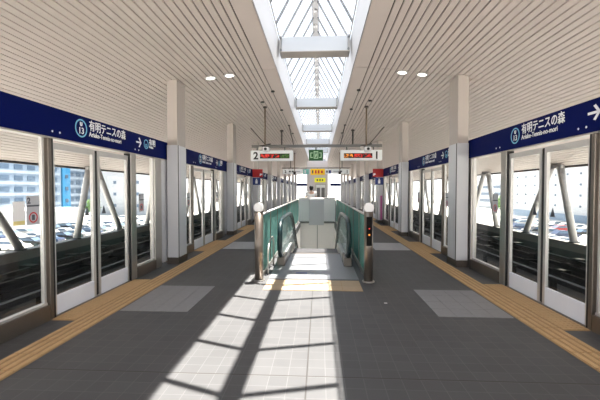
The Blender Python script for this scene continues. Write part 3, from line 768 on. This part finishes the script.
# ------------------------------------------------------------------ outside: ground, buildings, cars, trees
M['ground'] = mat('outside_ground', (.52, .52, .50), .9, var=.15, scale=.08)
M['asphalt'] = mat('car_park', (.38, .38, .38), .9, var=.12, scale=.2)
M['bwhite'] = mat('building_white', (.40, .42, .45), .7, var=.03, scale=.3)
M['bblue'] = mat('building_bluish', (.17, .23, .31), .7, var=.08, scale=.3)
M['bstrip'] = mat('building_bright_blue', (.03, .20, .40), .6, var=.06, scale=.3)
M['bwin'] = mat('building_window', (.06, .10, .16), .4, var=.2, scale=.5)
M['balc'] = mat('balcony_front', (.27, .33, .41), .7, var=.05)
GZ = -7.0
struct(MB().box(-400, 400, -250, 600, GZ-1, GZ), 'floor_outside', M['ground'])

def building(name, label, x0, x1, y0, y1, h, wm, wins, face):
    """wins: list of (a0,a1,z0,z1) on the face turned to the platform; face = 'x' side nearest platform"""
    s = 1 if x0 > 0 else -1
    t = thing(name, label, 'building', ((x0+x1)/2, (y0+y1)/2, GZ))
    w, d = abs(x1-x0)/2, (y1-y0)/2
    MB().box(-w, w, -d, d, 0, h).build('wall', wm, t)
    MB().box(-w-.3, w+.3, -d-.3, d+.3, h, h+.8).build('roof_edge', M['bwhite'], t)
    for k, (fc, a0, a1, z0, z1, m_) in enumerate(wins):
        if fc == 'x': MB().box(-s*w-s*.12, -s*w+s*.1, a0, a1, z0, z1).build('window' if m_ is M['bwin'] else 'facade_band', m_, t)
        else: MB().box(a0, a1, -d-.12, -d+.1, z0, z1).build('window' if m_ is M['bwin'] else 'facade_band', m_, t)
    return t
def grid(fc, a0, a1, na, z0, z1, nz, fw, fh, m_=None):
    r = []
    for i in range(na):
        for j in range(nz):
            a = a0+(a1-a0)*(i+.5)/na; z = z0+(z1-z0)*(j+.5)/nz; da = (a1-a0)/na*fw/2; dz = (z1-z0)/nz*fh/2
            r.append((fc, a-da, a+da, z-dz, z+dz, m_ or M['bwin']))
    return r
# left: bluish flats with balconies, bright blue stair tower, pale flats, white block with small windows
building('apartment_block', 'large bluish apartment block with balcony rows seen through the left glass', -100, -84, 62, 113, 30, M['bblue'],
         grid('x', -24.5, 24.5, 11, 1, 29, 9, .62, .42)[:99]+[('x', -25, 25, 1+28/9*j-.25, 1+28/9*j+.55, M['balc']) for j in range(9)], 'x')
building('stair_tower', 'bright blue tower beside the bluish apartment block', -96, -84, 113.8, 117.5, 30, M['bstrip'], grid('x', -1.7, 1.7, 1, 3, 27, 6, .4, .3), 'x')
building('apartment_block', 'pale grey apartment block right of the bright blue tower', -100, -86, 118.6, 141, 28, M['bblue'], grid('x', -11, 11, 6, 1, 27, 9, .6, .42)+[('x', -11, 11, 1+26/9*j-.25, 1+26/9*j+.5, M['balc']) for j in range(9)], 'x')
building('white_block', 'white block with a few small square windows seen through the left doors', -76, -48, 120, 150, 30, M['bwhite'], grid('y', -12, 12, 3, 1.2, 29, 7, .12, .25), 'x')
# right: long low white block and tall white block with small square windows
building('white_block', 'tall white block with rows of small square windows seen through the right doors', 58, 92, 72, 111, 27, M['bwhite'],
         grid('x', -19, 19.4, 9, 3.6, 25.7, 9, .11, .19)+[('x', -19, 19, 1.2, 2.9, M['bblue'])], 'x')
building('office_block', 'long low white block with blue window bands far beyond the right glass', 80, 100, 160, 230, 12.5, M['bwhite'], grid('x', -33, 33, 1, 2, 11.5, 3, .96, .42), 'x')
building('warehouse', 'low white hall behind the parked cars on the left', -80, -64, 64, 92, 3.2, M['bwhite'], [], 'x')

paints = [('white', (.75, .75, .75)), ('silver', (.30, .31, .32)), ('black', (.02, .02, .024)), ('dark blue', (.03, .045, .09)), ('red', (.25, .02, .02))]
protos = {}; cnt = {}
NTH = ['first']+ORD[1:]+['thirteenth', 'fourteenth', 'fifteenth', 'sixteenth']
def car(col, rgb):
    t = thing('car', '', 'car')
    m_ = mat('car_paint_'+col.replace(' ', '_'), rgb, .25, .2, var=.02)
    prof = [(-2.1, .35), (2.1, .35), (2.15, .7), (1.95, .85), (1.0, .95), (.35, 1.42), (-1.2, 1.45), (-1.85, 1.0), (-2.12, .9)]
    b = MB().prism(prof, 'x', -.82, .82); b.build('body', m_, t)
    wn = MB().prism([(.93, .98), (.33, 1.38), (-1.15, 1.40), (-1.72, 1.02)], 'x', -.83, .83); wn.build('side_windows', M['bwin'], t)
    MB().prism([(1.02, .97), (.40, 1.40), (.36, 1.38), (.97, .95)], 'x', -.7, .7).build('windscreen', M['bwin'], t)
    for x in (-.8, .8):
        for y in (-1.3, 1.3): MB().tube([(x-.1, y, .33), (x+.1, y, .33)], .33, 14).build('wheel', M['black'], t)
    return t
for s in (-1, 1):
    for r_i, x in enumerate((30, 36, 43, 48, 54)):
        rn = ['first', 'second', 'third', 'fourth', 'fifth'][r_i]
        for k in range(15):
            if random.random() < .22: continue
            col, rgb = random.choices(paints, (9, 5, 3, 3, .5))[0]
            y = 26+k*3.4+r_i*6
            cnt[(s, r_i)] = cnt.get((s, r_i), 0)+1; lab = '%s car, %s along the %s row of the %s car park' % (col, NTH[cnt[(s, r_i)]-1], rn, SIDE[s])
            loc = (s*x, y, GZ); rz = PI/2*(1 if r_i % 2 else -1)
            if col not in protos:
                protos[col] = car(col, rgb); c = protos[col]; c.location = loc; c.rotation_euler = (0, 0, rz); c['label'] = lab
            else: c = dup(protos[col], loc, lab, rz)
            c['group'] = 'parked cars outside'
M['leaf'] = mat('leaf_green', (.10, .19, .06), .8, var=.4, scale=2); M['trunk'] = mat('trunk', (.10, .07, .05), .9)
tree0 = thing('street_tree', 'leafy green tree beside the tall white block outside on the right', 'tree', (57, 114.5, GZ), 0, 'street trees outside')
MB().tube([(0, 0, 0), (0.1, 0, 2), (0, .1, 4)], .16, 8, r2=.08).build('trunk', M['trunk'], tree0)
cr = MB()
for k in range(260):
    a, b, r = random.uniform(0, 2*PI), random.uniform(-1, 1), 1.7*random.random()**.35
    c = Vector((r*math.cos(a)*math.sqrt(1-b*b), r*math.sin(a)*math.sqrt(1-b*b), 4.6+1.25*r*b))
    n_ = Vector((random.gauss(0, 1), random.gauss(0, 1), random.gauss(0, 1))).normalized(); u = n_.orthogonal().normalized(); v = n_.cross(u); q = .28
    cr.bm.faces.new([cr.bm.verts.new(c+u*q*i+v*q*j) for i, j in ((-1, -.6), (1, -.6), (1, .6), (-1, .6))])
cr.build('crown', M['leaf'], tree0)
for x, y, lab in ((59, 120, 'leafy green tree farther back beside the tall white block on the right'), (-57, 88, 'leafy green tree in front of the low hall on the left'),
                  (56, 69, 'leafy green tree at the near corner of the tall white block on the right')):
    dup(tree0, (x, y, GZ), lab, x)
